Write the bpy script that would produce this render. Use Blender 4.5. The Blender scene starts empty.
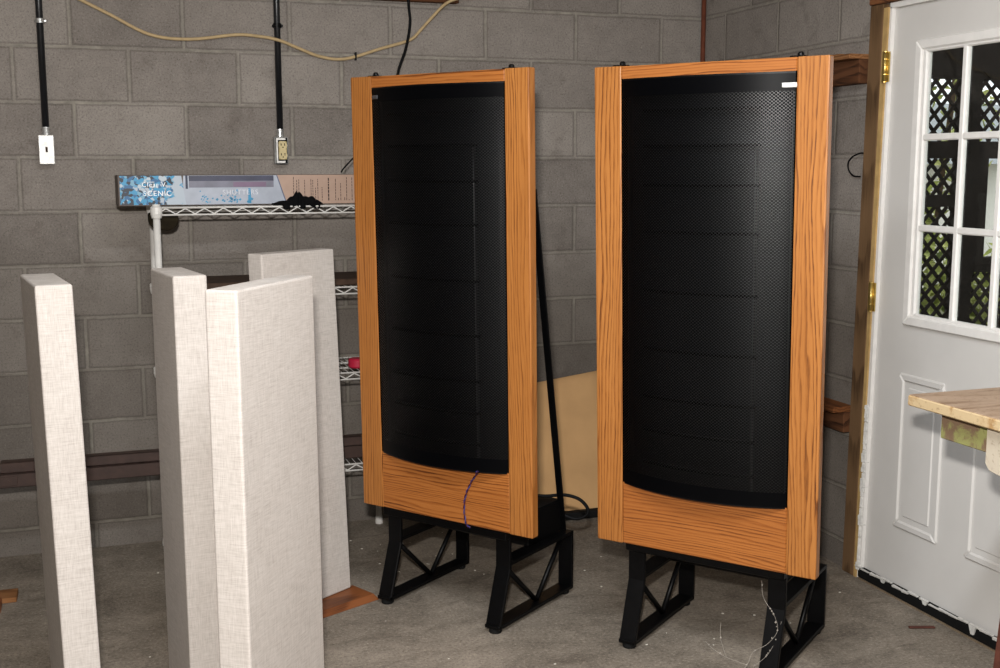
import bpy, bmesh, math, random
from mathutils import Vector, Matrix
C = bpy.context.scene.collection
R = math.radians
random.seed(7)

# ------------------------------------------------------------------ helpers
class MB:
    """collects shapes and links them as ONE mesh object"""
    def __init__(s): s.bm = bmesh.new()
    def box(s, a, b, bev=0.0, M=None, seg=1):
        t = bmesh.new()
        bmesh.ops.create_cube(t, size=1.0)
        a, b = Vector(a), Vector(b)
        for v in t.verts:
            v.co = Vector(((a+b)[i]/2 + v.co[i]*(b-a)[i] for i in range(3)))
        if bev: bmesh.ops.bevel(t, geom=t.edges[:], offset=bev, segments=seg, affect='EDGES', profile=.5)
        s._add(t, M); return s
    def hexa(s, P, bev=0.0, M=None, seg=1):
        """8 corners: bottom ring 4, top ring 4"""
        t = bmesh.new()
        v = [t.verts.new(p) for p in P]
        for f in ((3,2,1,0),(4,5,6,7),(0,1,5,4),(1,2,6,5),(2,3,7,6),(3,0,4,7)): t.faces.new([v[i] for i in f])
        bmesh.ops.recalc_face_normals(t, faces=t.faces[:])
        if bev: bmesh.ops.bevel(t, geom=t.edges[:], offset=bev, segments=seg, affect='EDGES', profile=.5)
        s._add(t, M); return s
    def prism(s, poly, ext, bev=0.0, M=None, seg=1):
        """polygon (3D points) pushed along ext"""
        t = bmesh.new(); e = Vector(ext)
        lo = [t.verts.new(Vector(p)) for p in poly]; hi = [t.verts.new(Vector(p)+e) for p in poly]
        n = len(poly)
        t.faces.new(lo[::-1]); t.faces.new(hi)
        for i in range(n): t.faces.new((lo[i], lo[(i+1)%n], hi[(i+1)%n], hi[i]))
        bmesh.ops.recalc_face_normals(t, faces=t.faces[:])
        if bev: bmesh.ops.bevel(t, geom=t.edges[:], offset=bev, segments=seg, affect='EDGES', profile=.5)
        s._add(t, M); return s
    def tube(s, pts, r, n=8, M=None, smooth=True, cap=True):
        t = bmesh.new(); pts = [Vector(p) for p in pts]
        if len(pts) > 2 and smooth: pts = spline(pts)
        up = None; rings = []
        for i, p in enumerate(pts):
            d = (pts[min(i+1, len(pts)-1)] - pts[max(i-1, 0)]).normalized()
            if up is None:
                up = Vector((0,0,1)) if abs(d.z) < .9 else Vector((1,0,0))
            x = up - d*up.dot(d)
            if x.length < 1e-6: x = d.orthogonal()
            x.normalize(); up = x; y = d.cross(x)
            rr = r(i/(len(pts)-1)) if callable(r) else r
            rings.append([t.verts.new(p + (x*math.cos(a)+y*math.sin(a))*rr) for a in [2*math.pi*k/n for k in range(n)]])
        for a, b in zip(rings, rings[1:]):
            for k in range(n):
                f = t.faces.new((a[k], a[(k+1)%n], b[(k+1)%n], b[k])); f.smooth = n > 6
        if cap: t.faces.new(rings[0][::-1]); t.faces.new(rings[-1])
        bmesh.ops.recalc_face_normals(t, faces=t.faces[:])
        s._add(t, M); return s
    def lathe(s, prof, axis='Z', n=20, M=None):
        """profile of (radius, height) revolved"""
        t = bmesh.new(); rings = []
        for r, h in prof:
            ring = []
            for k in range(n):
                a = 2*math.pi*k/n; c, q = r*math.cos(a), r*math.sin(a)
                p = {'Z':(c,q,h), 'Y':(c,h,q), 'X':(h,c,q)}[axis]
                ring.append(t.verts.new(p))
            rings.append(ring)
        for a, b in zip(rings, rings[1:]):
            for k in range(n): t.faces.new((a[k], a[(k+1)%n], b[(k+1)%n], b[k]))
        t.faces.new(rings[0][::-1]); t.faces.new(rings[-1])
        bmesh.ops.recalc_face_normals(t, faces=t.faces[:])
        s._add(t, M); return s
    def grid(s, f, nu, nv, M=None, smooth=True):
        t = bmesh.new()
        V = [[t.verts.new(f(i/nu, j/nv)) for j in range(nv+1)] for i in range(nu+1)]
        for i in range(nu):
            for j in range(nv):
                q = t.faces.new((V[i][j], V[i+1][j], V[i+1][j+1], V[i][j+1])); q.smooth = smooth
        s._add(t, M); return s
    def solid(s, f, nu, nv, th, M=None):
        """grid surface f(u,v) given thickness th(Vector)"""
        t = bmesh.new(); th = Vector(th)
        A = [[t.verts.new(f(i/nu, j/nv)) for j in range(nv+1)] for i in range(nu+1)]
        B = [[t.verts.new(Vector(f(i/nu, j/nv))+th) for j in range(nv+1)] for i in range(nu+1)]
        for i in range(nu):
            for j in range(nv):
                t.faces.new((A[i][j], A[i+1][j], A[i+1][j+1], A[i][j+1])).smooth = True
                t.faces.new((B[i][j], B[i][j+1], B[i+1][j+1], B[i+1][j])).smooth = True
        for i in range(nu):
            t.faces.new((A[i][0], B[i][0], B[i+1][0], A[i+1][0])); t.faces.new((A[i][nv], A[i+1][nv], B[i+1][nv], B[i][nv]))
        for j in range(nv):
            t.faces.new((A[0][j], A[0][j+1], B[0][j+1], B[0][j])); t.faces.new((A[nu][j], B[nu][j], B[nu][j+1], A[nu][j+1]))
        bmesh.ops.recalc_face_normals(t, faces=t.faces[:])
        s._add(t, M); return s
    def _add(s, t, M=None):
        if M is not None: bmesh.ops.transform(t, matrix=M, verts=t.verts[:])
        me = bpy.data.meshes.new('tmp'); t.to_mesh(me); t.free()
        s.bm.from_mesh(me); bpy.data.meshes.remove(me)
    def build(s, name, mat, parent=None, fn=None):
        if fn:
            for v in s.bm.verts: v.co = fn(v.co)
        me = bpy.data.meshes.new(name); s.bm.to_mesh(me); s.bm.free()
        me.materials.append(mat)
        o = bpy.data.objects.new(name, me); C.objects.link(o)
        if parent: o.parent = parent
        return o

def spline(P, k=6):
    out = []
    for i in range(len(P)-1):
        p0, p1, p2, p3 = P[max(i-1,0)], P[i], P[i+1], P[min(i+2,len(P)-1)]
        for j in range(k):
            t = j/k
            out.append(.5*((2*p1)+(p2-p0)*t+(2*p0-5*p1+4*p2-p3)*t*t+(3*p1-p0-3*p2+p3)*t**3))
    out.append(P[-1]); return out

def tag(o, label, cat, group=None, kind=None):
    if label: o['label'] = label
    if cat: o['category'] = cat
    if group: o['group'] = group
    if kind: o['kind'] = kind
    return o
def thing(name, label, cat, loc=(0,0,0), rz=0, group=None, kind=None):
    o = bpy.data.objects.new(name, None); o.empty_display_size = .1; C.objects.link(o)
    o.location = loc; o.rotation_euler = (0,0,rz)
    return tag(o, label, cat, group, kind)
def struct(o, label, cat): return tag(o, label, cat, kind='structure')
def rebase(o, p):
    """put a single mesh's origin at p (world)"""
    p = Vector(p)
    for v in o.data.vertices: v.co -= p
    o.location = p; return o
def copy_tree(o, parent=None):
    c = o.copy(); C.objects.link(c)
    if parent: c.parent = parent
    for ch in list(o.children): copy_tree(ch, c)
    return c

# ------------------------------------------------------------------ materials
def lin(c):
    f = lambda v: v/12.92 if v <= .04045 else ((v+.055)/1.055)**2.4
    return tuple(f(x/255) for x in c)+(1,)
class NT:
    def __init__(s, name, rough=.6, spec=.3, metal=0):
        s.m = bpy.data.materials.new(name); s.m.use_nodes = True
        s.t = s.m.node_tree; s.b = s.t.nodes['Principled BSDF']
        s.b.inputs['Roughness'].default_value = rough; s.b.inputs['Specular IOR Level'].default_value = spec
        s.b.inputs['Metallic'].default_value = metal
    def n(s, typ, ins=None, **kw):
        nd = s.t.nodes.new(typ)
        for k, v in kw.items(): setattr(nd, k, v)
        for k, v in (ins or {}).items(): s.set(nd.inputs[k], v)
        return nd
    def set(s, inp, v):
        if hasattr(v, 'is_output') or isinstance(v, bpy.types.NodeSocket): s.t.links.new(v, inp)
        else: inp.default_value = v
    def math(s, op, a, b=None, c=None, clamp=False):
        nd = s.t.nodes.new('ShaderNodeMath'); nd.operation = op; nd.use_clamp = clamp
        for i, v in enumerate((a, b, c)):
            if v is not None: s.set(nd.inputs[i], v)
        return nd.outputs[0]
    def coord(s, rnd=0.0, world=False):
        g = s.n('ShaderNodeNewGeometry').outputs['Position'] if world else s.n('ShaderNodeTexCoord').outputs['Object']
        if rnd:
            oi = s.n('ShaderNodeObjectInfo').outputs['Random']
            k = s.math('MULTIPLY', oi, rnd)
            cv = s.n('ShaderNodeCombineXYZ', {0:k, 1:s.math('MULTIPLY', k, 1.37), 2:s.math('MULTIPLY', k, .71)}).outputs[0]
            g = s.n('ShaderNodeVectorMath', {0:g, 1:cv}, operation='ADD').outputs[0]
        return g
    def scale(s, v, sc):
        return s.n('ShaderNodeVectorMath', {0:v, 1:sc}, operation='MULTIPLY').outputs[0]
    def noise(s, v, scale=5, detail=3, rough=.55, dist=0):
        return s.n('ShaderNodeTexNoise', {'Vector':v, 'Scale':scale, 'Detail':detail, 'Roughness':rough, 'Distortion':dist}).outputs['Fac']
    def ramp(s, fac, stops, interp='LINEAR'):
        nd = s.n('ShaderNodeValToRGB', {'Fac':fac}); cr = nd.color_ramp; cr.interpolation = interp
        while len(cr.elements) < len(stops): cr.elements.new(.5)
        for e, (p, c) in zip(cr.elements, stops): e.position = p; e.color = c
        return nd.outputs['Color']
    def step(s, x, lo, hi):
        nd = s.n('ShaderNodeMapRange', {'Value':x, 'From Min':lo, 'From Max':hi}, interpolation_type='SMOOTHSTEP')
        return nd.outputs[0]
    def mix(s, f, a, b, mode='MIX'):
        nd = s.n('ShaderNodeMix', data_type='RGBA', blend_type=mode)
        s.set(nd.inputs[0], f); s.set(nd.inputs[6], a); s.set(nd.inputs[7], b); return nd.outputs[2]
    def bump(s, h, strength=.3, dist=.005):
        s.set(s.b.inputs['Normal'], s.n('ShaderNodeBump', {'Height':h, 'Strength':strength, 'Distance':dist}).outputs[0])
    def color(s, c): s.set(s.b.inputs['Base Color'], c); return s

def plain(name, rgb, rough=.6, spec=.3, metal=0, var=.12, sc=30):
    m = NT(name, rough, spec, metal); v = m.coord(3)
    f = m.noise(v, sc, 4); c = lin(rgb)
    d = tuple(x*(1-var*2) for x in c[:3])+(1,); l = tuple(min(1, x*(1+var)) for x in c[:3])+(1,)
    m.color(m.ramp(f, [(.3, d), (.7, l)])); return m.m

def block_wall(name, axis, off):
    m = NT(name, .92, .15); p = m.coord(world=True)
    sp = m.n('ShaderNodeSeparateXYZ', {0:p}); x = sp.outputs[axis]; z = sp.outputs[2]
    h, w = .2032, .4064
    wob = m.noise(p, 9, 3); wob2 = m.math('MULTIPLY', m.math('SUBTRACT', wob, .5), .007)
    r = m.math('DIVIDE', m.math('ADD', m.math('SUBTRACT', z, .104), wob2), h)
    row = m.math('FLOOR', r); fy = m.math('FRACT', r)
    par = m.math('MULTIPLY', m.math('FLOORED_MODULO', row, 2), .5)
    c = m.math('ADD', m.math('ADD', m.math('DIVIDE', m.math('ADD', x, wob2), w), par), off)
    col = m.math('FLOOR', c); fx = m.math('FRACT', c)
    dy = m.math('MULTIPLY', m.math('MINIMUM', fy, m.math('SUBTRACT', 1, fy)), h)
    dx = m.math('MULTIPLY', m.math('MINIMUM', fx, m.math('SUBTRACT', 1, fx)), w)
    d = m.math('MINIMUM', dx, dy)
    n2 = m.math('MULTIPLY', m.math('SUBTRACT', m.noise(p, 60, 3), .5), .005)
    dd = m.math('ADD', d, n2)
    joint = m.math('SUBTRACT', 1, m.step(dd, .0035, .0075))      # 1 in the mortar
    lip = m.math('MULTIPLY', m.step(dd, .0045, .007), m.math('SUBTRACT', 1, m.step(dd, .009, .014)))
    cell = m.n('ShaderNodeCombineXYZ', {0:col, 1:row, 2:3.0}).outputs[0]
    rnd = m.n('ShaderNodeTexWhiteNoise', {'Vector':cell}).outputs['Value']
    big = m.noise(p, 2.2, 4, .6); mid = m.noise(p, 13, 5, .7); fine = m.noise(p, 140, 4, .85)
    t = m.math('ADD', m.math('MULTIPLY', rnd, .34), m.math('ADD', m.math('MULTIPLY', big, .5), m.math('MULTIPLY', mid, .45)))
    base = m.ramp(t, [(.3, lin((103,97,92))), (.6, lin((130,123,117))), (.95, lin((152,145,138)))])
    base = m.mix(m.math('MULTIPLY', m.step(fine, .49, .34), .62), base, lin((62,55,50)))
    base = m.mix(m.math('MULTIPLY', m.step(fine, .55, .70), .5), base, lin((184,176,166)))
    # dirty staining plus painted-in speaker shade low on the wall, uneven upper limit
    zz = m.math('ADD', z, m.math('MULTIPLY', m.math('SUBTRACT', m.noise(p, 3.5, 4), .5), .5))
    dirt_shade = m.math('SUBTRACT', 1, m.step(zz, .95, 1.40))
    base = m.mix(m.math('MULTIPLY', dirt_shade, .50), base, lin((72,65,57)))
    stain = m.math('MULTIPLY', m.step(m.noise(p, 5.5, 5, .65), .56, .70), .35)
    base = m.mix(stain, base, lin((78,68,62)))
    mort = m.ramp(m.noise(p, 25, 4), [(.3, lin((120,116,106))), (.7, lin((160,154,143)))])
    mort = m.mix(m.math('MULTIPLY', dirt_shade, .3), mort, lin((92,88,78)))
    base = m.mix(m.math('MULTIPLY', lip, .35), base, lin((74,68,62)))
    jf = m.math('MULTIPLY', joint, m.math('ADD', .22, m.math('MULTIPLY', m.step(m.noise(p, 4, 3), .38, .62), .45)))
    m.color(m.mix(jf, base, mort))
    hgt = m.math('ADD', m.math('MULTIPLY', m.math('SUBTRACT', 1, joint), .7), m.math('ADD', m.math('MULTIPLY', fine, .35), m.math('MULTIPLY', mid, .5)))
    m.bump(hgt, .55, .006)
    return m.m

def concrete_floor():
    m = NT('concrete', .8, .25); p = m.coord(world=True)
    big = m.noise(p, 1.6, 5, .62, .6); mid = m.noise(p, 9, 6, .7, .8); fine = m.noise(p, 95, 5, .85)
    t = m.math('ADD', m.math('MULTIPLY', big, .6), m.math('MULTIPLY', mid, .5))
    c = m.ramp(t, [(.32, lin((82,74,66))), (.52, lin((118,109,98))), (.75, lin((150,139,126)))])
    c = m.mix(m.math('MULTIPLY', m.step(fine, .5, .34), .65), c, lin((60,51,44)))
    c = m.mix(m.math('MULTIPLY', m.step(fine, .53, .67), .6), c, lin((182,170,154)))
    scuff = m.noise(m.scale(p, (1.5, 3.2, 1)), 3.4, 6, .78, .6)
    c = m.mix(m.math('MULTIPLY', m.step(scuff, .50, .66), .42), c, lin((74,65,56)))
    # dropped paint spots
    vr = m.n('ShaderNodeTexVoronoi', {'Vector':p, 'Scale':17.0, 'Randomness':1.0})
    gate = m.step(m.noise(p, 2.3, 2), .55, .62)
    sp = m.math('MULTIPLY', m.math('SUBTRACT', 1, m.step(vr.outputs['Distance'], .035, .07)), gate)
    c = m.mix(sp, c, lin((190,180,168)))
    m.color(c); m.bump(m.math('ADD', mid, m.math('MULTIPLY', fine, .4)), .25, .006)
    return m.m

def wood(name, axis, light, mid, dark, rings=38, rough=.42, spec=.4, rnd=9, off=.06, pores=.5, tilt=.06):
    """flat-sawn board, grain along axis (0 x, 2 z)"""
    m = NT(name, rough, spec); p = m.coord(rnd)
    sp = m.n('ShaderNodeSeparateXYZ', {0:m.coord()})
    sw = {0:(1,.2,.2), 2:(.2,.2,1)}[axis]
    st = {0:(.9,9,9), 2:(9,9,.9)}[axis]
    a = {0:(2,0), 2:(0,2)}[axis]      # cross, along
    oi = m.n('ShaderNodeObjectInfo').outputs['Random']
    along = sp.outputs[a[1]]; cross = sp.outputs[a[0]]
    nz = m.math('SUBTRACT', m.noise(m.scale(p, st), 1.0, 3, .5), .5)
    nz2 = m.math('SUBTRACT', m.noise(m.scale(p, tuple(q*3.2 for q in st)), 1.0, 3, .55), .5)
    x = m.math('ADD', m.math('ADD', cross, m.math('MULTIPLY', m.math('SUBTRACT', oi, .5), .05)), m.math('ADD', m.math('MULTIPLY', nz, .075), m.math('MULTIPLY', nz2, .020)))
    y = m.math('ADD', off, m.math('MULTIPLY', along, tilt))
    r = m.math('SQRT', m.math('ADD', m.math('MULTIPLY', x, x), m.math('MULTIPLY', y, y)))
    rr = m.math('MULTIPLY', m.math('ADD', r, m.math('MULTIPLY', nz, .02)), rings*2.7)
    ph = m.math('FRACT', rr)
    ring_id = m.n('ShaderNodeTexWhiteNoise', {'W':m.math('FLOOR', rr)}, noise_dimensions='1D').outputs['Value']
    line = m.math('MULTIPLY', m.step(ph, .32, .82), m.math('SUBTRACT', 1, m.step(ph, .86, 1.0)))
    line = m.math('MULTIPLY', line, m.math('ADD', .35, m.math('MULTIPLY', ring_id, .65)))
    fs = {0:(9,330,330), 2:(330,330,9)}[axis]
    pore = m.noise(m.scale(p, fs), 1, 3, .65)
    line = m.math('MULTIPLY', line, m.math('ADD', .45, m.math('MULTIPLY', m.step(pore, .36, .60), .55)))
    c = m.ramp(line, [(.0, light), (.40, mid), (.85, dark)])
    tone = m.noise(m.scale(p, tuple(q*.7 for q in st)), 1, 3)
    c = m.mix(m.math('MULTIPLY', m.step(tone, .35, .70), .55), c, mid)
    pr = m.math('MULTIPLY', m.step(pore, .54, .68), m.math('ADD', .18, m.math('MULTIPLY', line, pores)))
    c = m.mix(pr, c, dark)
    m.color(c); m.bump(m.math('SUBTRACT', 1, pr), .12, .001)
    return m.m

def linen():
    m = NT('linen', .95, .1); p = m.coord(5)
    h = m.noise(m.scale(p, (24, 24, 520)), 1, 3, .6); v = m.noise(m.scale(p, (520, 520, 22)), 1, 3, .6)
    t = m.math('MULTIPLY', m.math('ADD', h, v), .5); soft = m.noise(p, 4, 4)
    c = m.ramp(m.math('ADD', t, m.math('MULTIPLY', m.math('SUBTRACT', soft, .5), .15)), [(.30, lin((160,151,144))), (.5, lin((184,176,169))), (.70, lin((200,193,187)))])
    sp = m.n('ShaderNodeTexVoronoi', {'Vector':p, 'Scale':14.0}); g = m.step(m.noise(p, 3), .6, .66)
    c = m.mix(m.math('MULTIPLY', m.math('SUBTRACT', 1, m.step(sp.outputs['Distance'], .03, .07)), m.math('MULTIPLY', g, .5)), c, lin((170,130,90)))
    m.color(c); m.bump(t, .10, .001); return m.m

def grille_mat():
    m = NT('perforated_steel', .40, .15); m.color((.0008,.0009,.0013,1))
    uv = m.n('ShaderNodeTexCoord').outputs['UV']; sp = m.n('ShaderNodeSeparateXYZ', {0:uv})
    px, py = .0105, .0088
    def cell(ox, oy):
        x = m.math('SUBTRACT', m.math('FRACT', m.math('ADD', m.math('DIVIDE', sp.outputs[0], px), ox)), .5)
        y = m.math('SUBTRACT', m.math('FRACT', m.math('ADD', m.math('DIVIDE', sp.outputs[1], py), oy)), .5)
        x = m.math('MULTIPLY', x, px); y = m.math('MULTIPLY', y, py)
        return m.math('SQRT', m.math('ADD', m.math('MULTIPLY', x, x), m.math('MULTIPLY', y, y)))
    d = m.math('MINIMUM', cell(0,0), cell(.5,.5))
    hole = m.math('SUBTRACT', 1, m.step(d, .0026, .0034))
    v = sp.outputs[1]     # solid margins top and bottom
    inside = m.math('MULTIPLY', m.math('GREATER_THAN', v, .043), m.math('LESS_THAN', v, 1.153))
    hole = m.math('MULTIPLY', hole, inside)
    m.set(m.b.inputs['Specular IOR Level'], m.math('ADD', .06, m.math('MULTIPLY', inside, .34)))
    m.bump(m.math('MULTIPLY', inside, m.step(d, .0030, .0046)), .08, .001)
    tr = m.n('ShaderNodeBsdfTransparent').outputs[0]
    out = m.t.nodes['Material Output']
    mx = m.n('ShaderNodeMixShader', {0:hole, 1:m.b.outputs[0], 2:tr})
    m.t.links.new(mx.outputs[0], out.inputs[0]); return m.m

def glass_mat():
    m = bpy.data.materials.new('window_glass'); m.use_nodes = True; t = m.node_tree
    t.nodes.clear(); o = t.nodes.new('ShaderNodeOutputMaterial'); mx = t.nodes.new('ShaderNodeMixShader')
    tr = t.nodes.new('ShaderNodeBsdfTransparent'); tr.inputs[0].default_value = (.93,.95,.94,1)
    gl = t.nodes.new('ShaderNodeBsdfGlossy'); gl.inputs['Roughness'].default_value = .03
    fr = t.nodes.new('ShaderNodeLayerWeight'); fr.inputs[0].default_value = .5
    pw = t.nodes.new('ShaderNodeMath'); pw.operation = 'POWER'; pw.inputs[1].default_value = 5
    ad = t.nodes.new('ShaderNodeMath'); ad.operation = 'MULTIPLY_ADD'; ad.inputs[1].default_value = .94; ad.inputs[2].default_value = .04
    t.links.new(fr.outputs['Facing'], pw.inputs[0]); t.links.new(pw.outputs[0], ad.inputs[0])
    t.links.new(ad.outputs[0], mx.inputs[0]); t.links.new(tr.outputs[0], mx.inputs[1]); t.links.new(gl.outputs[0], mx.inputs[2])
    t.links.new(mx.outputs[0], o.inputs[0]); return m

M = {}
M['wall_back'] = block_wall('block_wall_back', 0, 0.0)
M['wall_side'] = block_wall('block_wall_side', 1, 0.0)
M['floor'] = concrete_floor()
OAK = (lin((170,111,55)), lin((142,86,36)), lin((80,40,15)))
M['oak_v'] = wood('oak_upright', 2, *OAK)
M['oak_h'] = wood('oak_across', 0, lin((166,102,48)), lin((138,78,31)), lin((72,34,12)), off=.07, tilt=.05)
M['linen'] = linen()
M['grille'] = grille_mat()
M['black_metal'] = plain('black_metal', (5,5,6), .42, .16, var=.25, sc=60)
M['black_felt'] = plain('black_film', (1,1,2), .48, .09)
M['rib'] = plain('rib_black', (1,1,1), .95, .02)
M['seam'] = plain('seam_grey', (14,14,15), .32, .4)
M['rubber'] = plain('rubber', (14,14,14), .8, .2)
M['badge'] = plain('badge_white', (232,232,230), .5, .4, var=.03)
M['badge_grey'] = plain('badge_grey', (70,72,76), .4, .4, var=.05)
M['white_wire'] = plain('white_enamel', (206,203,198), .4, .5, var=.04)
M['dark_cloth'] = plain('black_cloth', (10,10,11), .95, .1)
M['olive_cloth'] = plain('olive_cloth', (40,34,24), .95, .1, var=.25)
M['brown_metal'] = plain('brown_paint', (60,43,37), .45, .4, var=.15)
M['brown_board'] = plain('brown_board', (66,50,40), .8, .2, var=.2)
M['red'] = plain('red_plastic', (176,34,60), .35, .5, var=.05)
M['galv'] = plain('galvanised', (186,186,184), .35, .5, .7, var=.15, sc=90)
M['plate'] = plain('steel_plate', (205,203,199), .4, .5, .2, var=.12, sc=70)
M['ivory'] = plain('ivory_plastic', (190,172,122), .4, .5, var=.05)
M['conduit'] = plain('conduit_black', (22,23,26), .35, .5, var=.2)
M['tan_cable'] = plain('tan_cable', (182,158,118), .6, .3, var=.08)
M['black_cable'] = plain('black_cable', (7,7,8), .6, .12)
M['copper'] = plain('copper_brown', (112,62,44), .5, .4, .2)
M['cardboard'] = plain('cardboard', (196,156,110), .9, .1, var=.05, sc=6)
M['rough_wood'] = wood('weathered_stud', 2, lin((116,90,64)), lin((96,73,50)), lin((58,42,29)), rings=24, rough=.85, spec=.15)
M['header_wood'] = wood('header_wood', 0, lin((124,78,44)), lin((98,58,32)), lin((64,36,20)), rings=30, rough=.85, spec=.15)
M['pine'] = plain('pine', (184,152,100), .7, .2, var=.12, sc=18)
M['lumber'] = wood('old_lumber', 0, lin((98,64,42)), lin((78,49,31)), lin((46,28,18)), rings=24, rough=.85, spec=.15)
M['slat'] = wood('pine_slat', 0, lin((148,104,68)), lin((122,82,50)), lin((84,54,32)), rings=30, rough=.8, spec=.15)
M['redwood'] = wood('stained_plank', 0, lin((132,78,42)), lin((110,62,32)), lin((72,38,19)), rings=20, rough=.5, spec=.35)
M['mahogany'] = plain('mahogany', (84,46,36), .6, .3, var=.2)
M['door'] = plain('door_paint', (206,203,199), .45, .4, var=.02, sc=5)
M['door_white'] = plain('door_trim_white', (226,223,219), .5, .4, var=.03)
M['caulk'] = plain('peeling_paint', (205,203,198), .7, .3, var=.12, sc=60)
M['brass'] = plain('brass', (206,178,104), .28, .5, .85, var=.1)
M['ceiling'] = plain('ceiling_white', (205,200,192), .9, .1, var=.05)
M['glass'] = glass_mat()

def paint_worn(name, base, under, lo, hi, sc=9, stretch=(1,1,1)):
    m = NT(name, .7, .25); p = m.coord(2)
    n = m.noise(m.scale(p, stretch), sc, 6, .72, .5); f = m.noise(p, 90, 3)
    c = m.mix(m.step(n, lo, hi), base, under)
    c = m.mix(m.math('MULTIPLY', m.step(f, .58, .72), .4), c, lin((96,66,44))); m.color(c); m.bump(n, .2, .004); return m.m
M['bench_top'] = paint_worn('bench_top_worn', lin((168,144,122)), lin((124,98,74)), .44, .66, 7, (.6,2.4,1))
M['bench_edge'] = paint_worn('bench_edge_worn', lin((186,164,128)), lin((160,126,84)), .5, .66, 14)
M['bench_green'] = paint_worn('bench_green_worn', lin((146,146,92)), lin((122,100,80)), .44, .56, 11)
M['bench_leg'] = paint_worn('bench_cream', lin((184,173,155)), lin((166,152,130)), .5, .7, 6)
# ------------------------------------------------------------------ camera (solved from the block courses)
yaw, pitch, roll = 0.33324863, -0.14403413, -0.00144825
cam = bpy.data.cameras.new('camera'); co = bpy.data.objects.new('camera', cam); C.objects.link(co)
fwd = Vector((math.sin(yaw)*math.cos(pitch), math.cos(yaw)*math.cos(pitch), math.sin(pitch)))
rgt = Vector((math.cos(yaw), -math.sin(yaw), 0)); upv = rgt.cross(fwd)
r2 = rgt*math.cos(roll)+upv*math.sin(roll); u2 = upv*math.cos(roll)-rgt*math.sin(roll)
co.matrix_world = Matrix(((r2.x,u2.x,-fwd.x,-2.567116),(r2.y,u2.y,-fwd.y,-4.660745),(r2.z,u2.z,-fwd.z,1.486303),(0,0,0,1)))
cam.sensor_width = 36; cam.lens = 36*1148.728/1000; cam.clip_start = .05
bpy.context.scene.camera = co

# ------------------------------------------------------------------ room shell
X0, Y0, ZC = -5.2, -6.8, 2.75
struct(MB().box((X0-.2, Y0-.2, -.2), (.2, .2, 0)).build('floor', M['floor']), 'stained bare concrete floor', 'floor')
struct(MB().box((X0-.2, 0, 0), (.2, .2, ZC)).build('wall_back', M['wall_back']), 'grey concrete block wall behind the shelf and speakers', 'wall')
wr = MB()
wr.box((0, -1.215, 0), (.2, 0, ZC)); wr.box((0, Y0, 0), (.2, -2.242, ZC)); wr.box((0, -2.242, 2.05), (.2, -1.215, ZC))
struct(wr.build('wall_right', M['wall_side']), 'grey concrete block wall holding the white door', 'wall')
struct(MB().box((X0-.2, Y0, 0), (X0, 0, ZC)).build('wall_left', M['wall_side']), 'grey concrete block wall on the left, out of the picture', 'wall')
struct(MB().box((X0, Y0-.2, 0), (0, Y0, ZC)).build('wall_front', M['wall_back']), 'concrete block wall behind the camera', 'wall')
struct(MB().box((X0-.2, Y0-.2, ZC), (.2, .2, ZC+.15)).build('ceiling', M['ceiling']), 'flat pale ceiling', 'ceiling')

# ------------------------------------------------------------------ door with nine-light window
door = struct(thing('door_1', None, None, (.02, -1.30, 0)), 'white panelled entry door with a nine-pane window', 'door')
door.location = (.002, -1.3213, 0)
def D(mb, name, mat, parent=door):     # world -> door-local
    o = mb.build(name, mat, parent, fn=lambda c: c-Vector((.02,-1.30,0))); return o
yL, yR = -1.238, -2.200; zB, zT = .035, 2.015
gy0, gy1, gz0, gz1 = -1.482, -2.000, .992, 1.862     # glass opening
s = MB()
s.box((.022, gy0+.0, zB), (.034, yL, zT)); s.box((.022, yR, zB), (.034, gy1, zT))
s.box((.022, gy1, zB), (.034, gy0, gz0)); s.box((.022, gy1, gz1), (.034, gy0, zT))
slab = D(s, 'door_slab', M['door'])
# raised moulding round the window
def ring(mb, y0, y1, z0, z1, w, x0, x1, bev):
    mb.prism([(x0,y0,z0),(x0,y1,z0),(x0,y1-(-w),z0+w),(x0,y0-w,z0+w)], (x1-x0,0,0), bev)
    mb.prism([(x0,y0,z1),(x0,y1,z1),(x0,y1+w,z1-w),(x0,y0-w,z1-w)], (x1-x0,0,0), bev)
    mb.prism([(x0,y0,z0),(x0,y0,z1),(x0,y0-w,z1-w),(x0,y0-w,z0+w)], (x1-x0,0,0), bev)
    mb.prism([(x0,y1,z0),(x0,y1,z1),(x0,y1+w,z1-w),(x0,y1+w,z0+w)], (x1-x0,0,0), bev)
f = MB(); ring(f, gy0+.052, gy1-.052, gz0-.036, gz1+.036, .032, .006, .030, .004)
ring(f, gy0+.026, gy1-.026, gz0-.018, gz1+.018, .024, .014, .034, .004)
wf = D(f, 'window_frame', M['door_white'])
mu = MB(); w3 = (gy0-gy1)/3
for k in (1, 2):
    y = gy0-w3*k; mu.box((.015, y-.011, gz0-.01), (.036, y+.011, gz1+.01), .004)
mm = D(mu, 'muntin', M['door_white'])
mu = MB()
for z in (1.582, 1.285): mu.box((.016, gy1-.01, z-.011), (.037, gy0+.01, z+.011), .004)
D(mu, 'muntin', M['door_white'])
zs = [gz0, 1.285, 1.582, gz1]
for i in range(3):
    for j in range(3):
        D(MB().box((.0255, gy0-w3*(i+1)-.001, zs[j]-.001), (.0285, gy0-w3*i+.001, zs[j+1]+.001)), 'window_pane', M['glass'])
# two raised lower panels
for (a, b) in ((-1.418, -1.643), (-1.772, -2.062)):
    p = MB(); ring(p, a, b, .245, .788, .026, .014, .026, .005)
    p.box((.0185, b+.042, .287), (.030, a-.042, .746), .007)
    D(p, 'raised_panel', M['door'])
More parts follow.
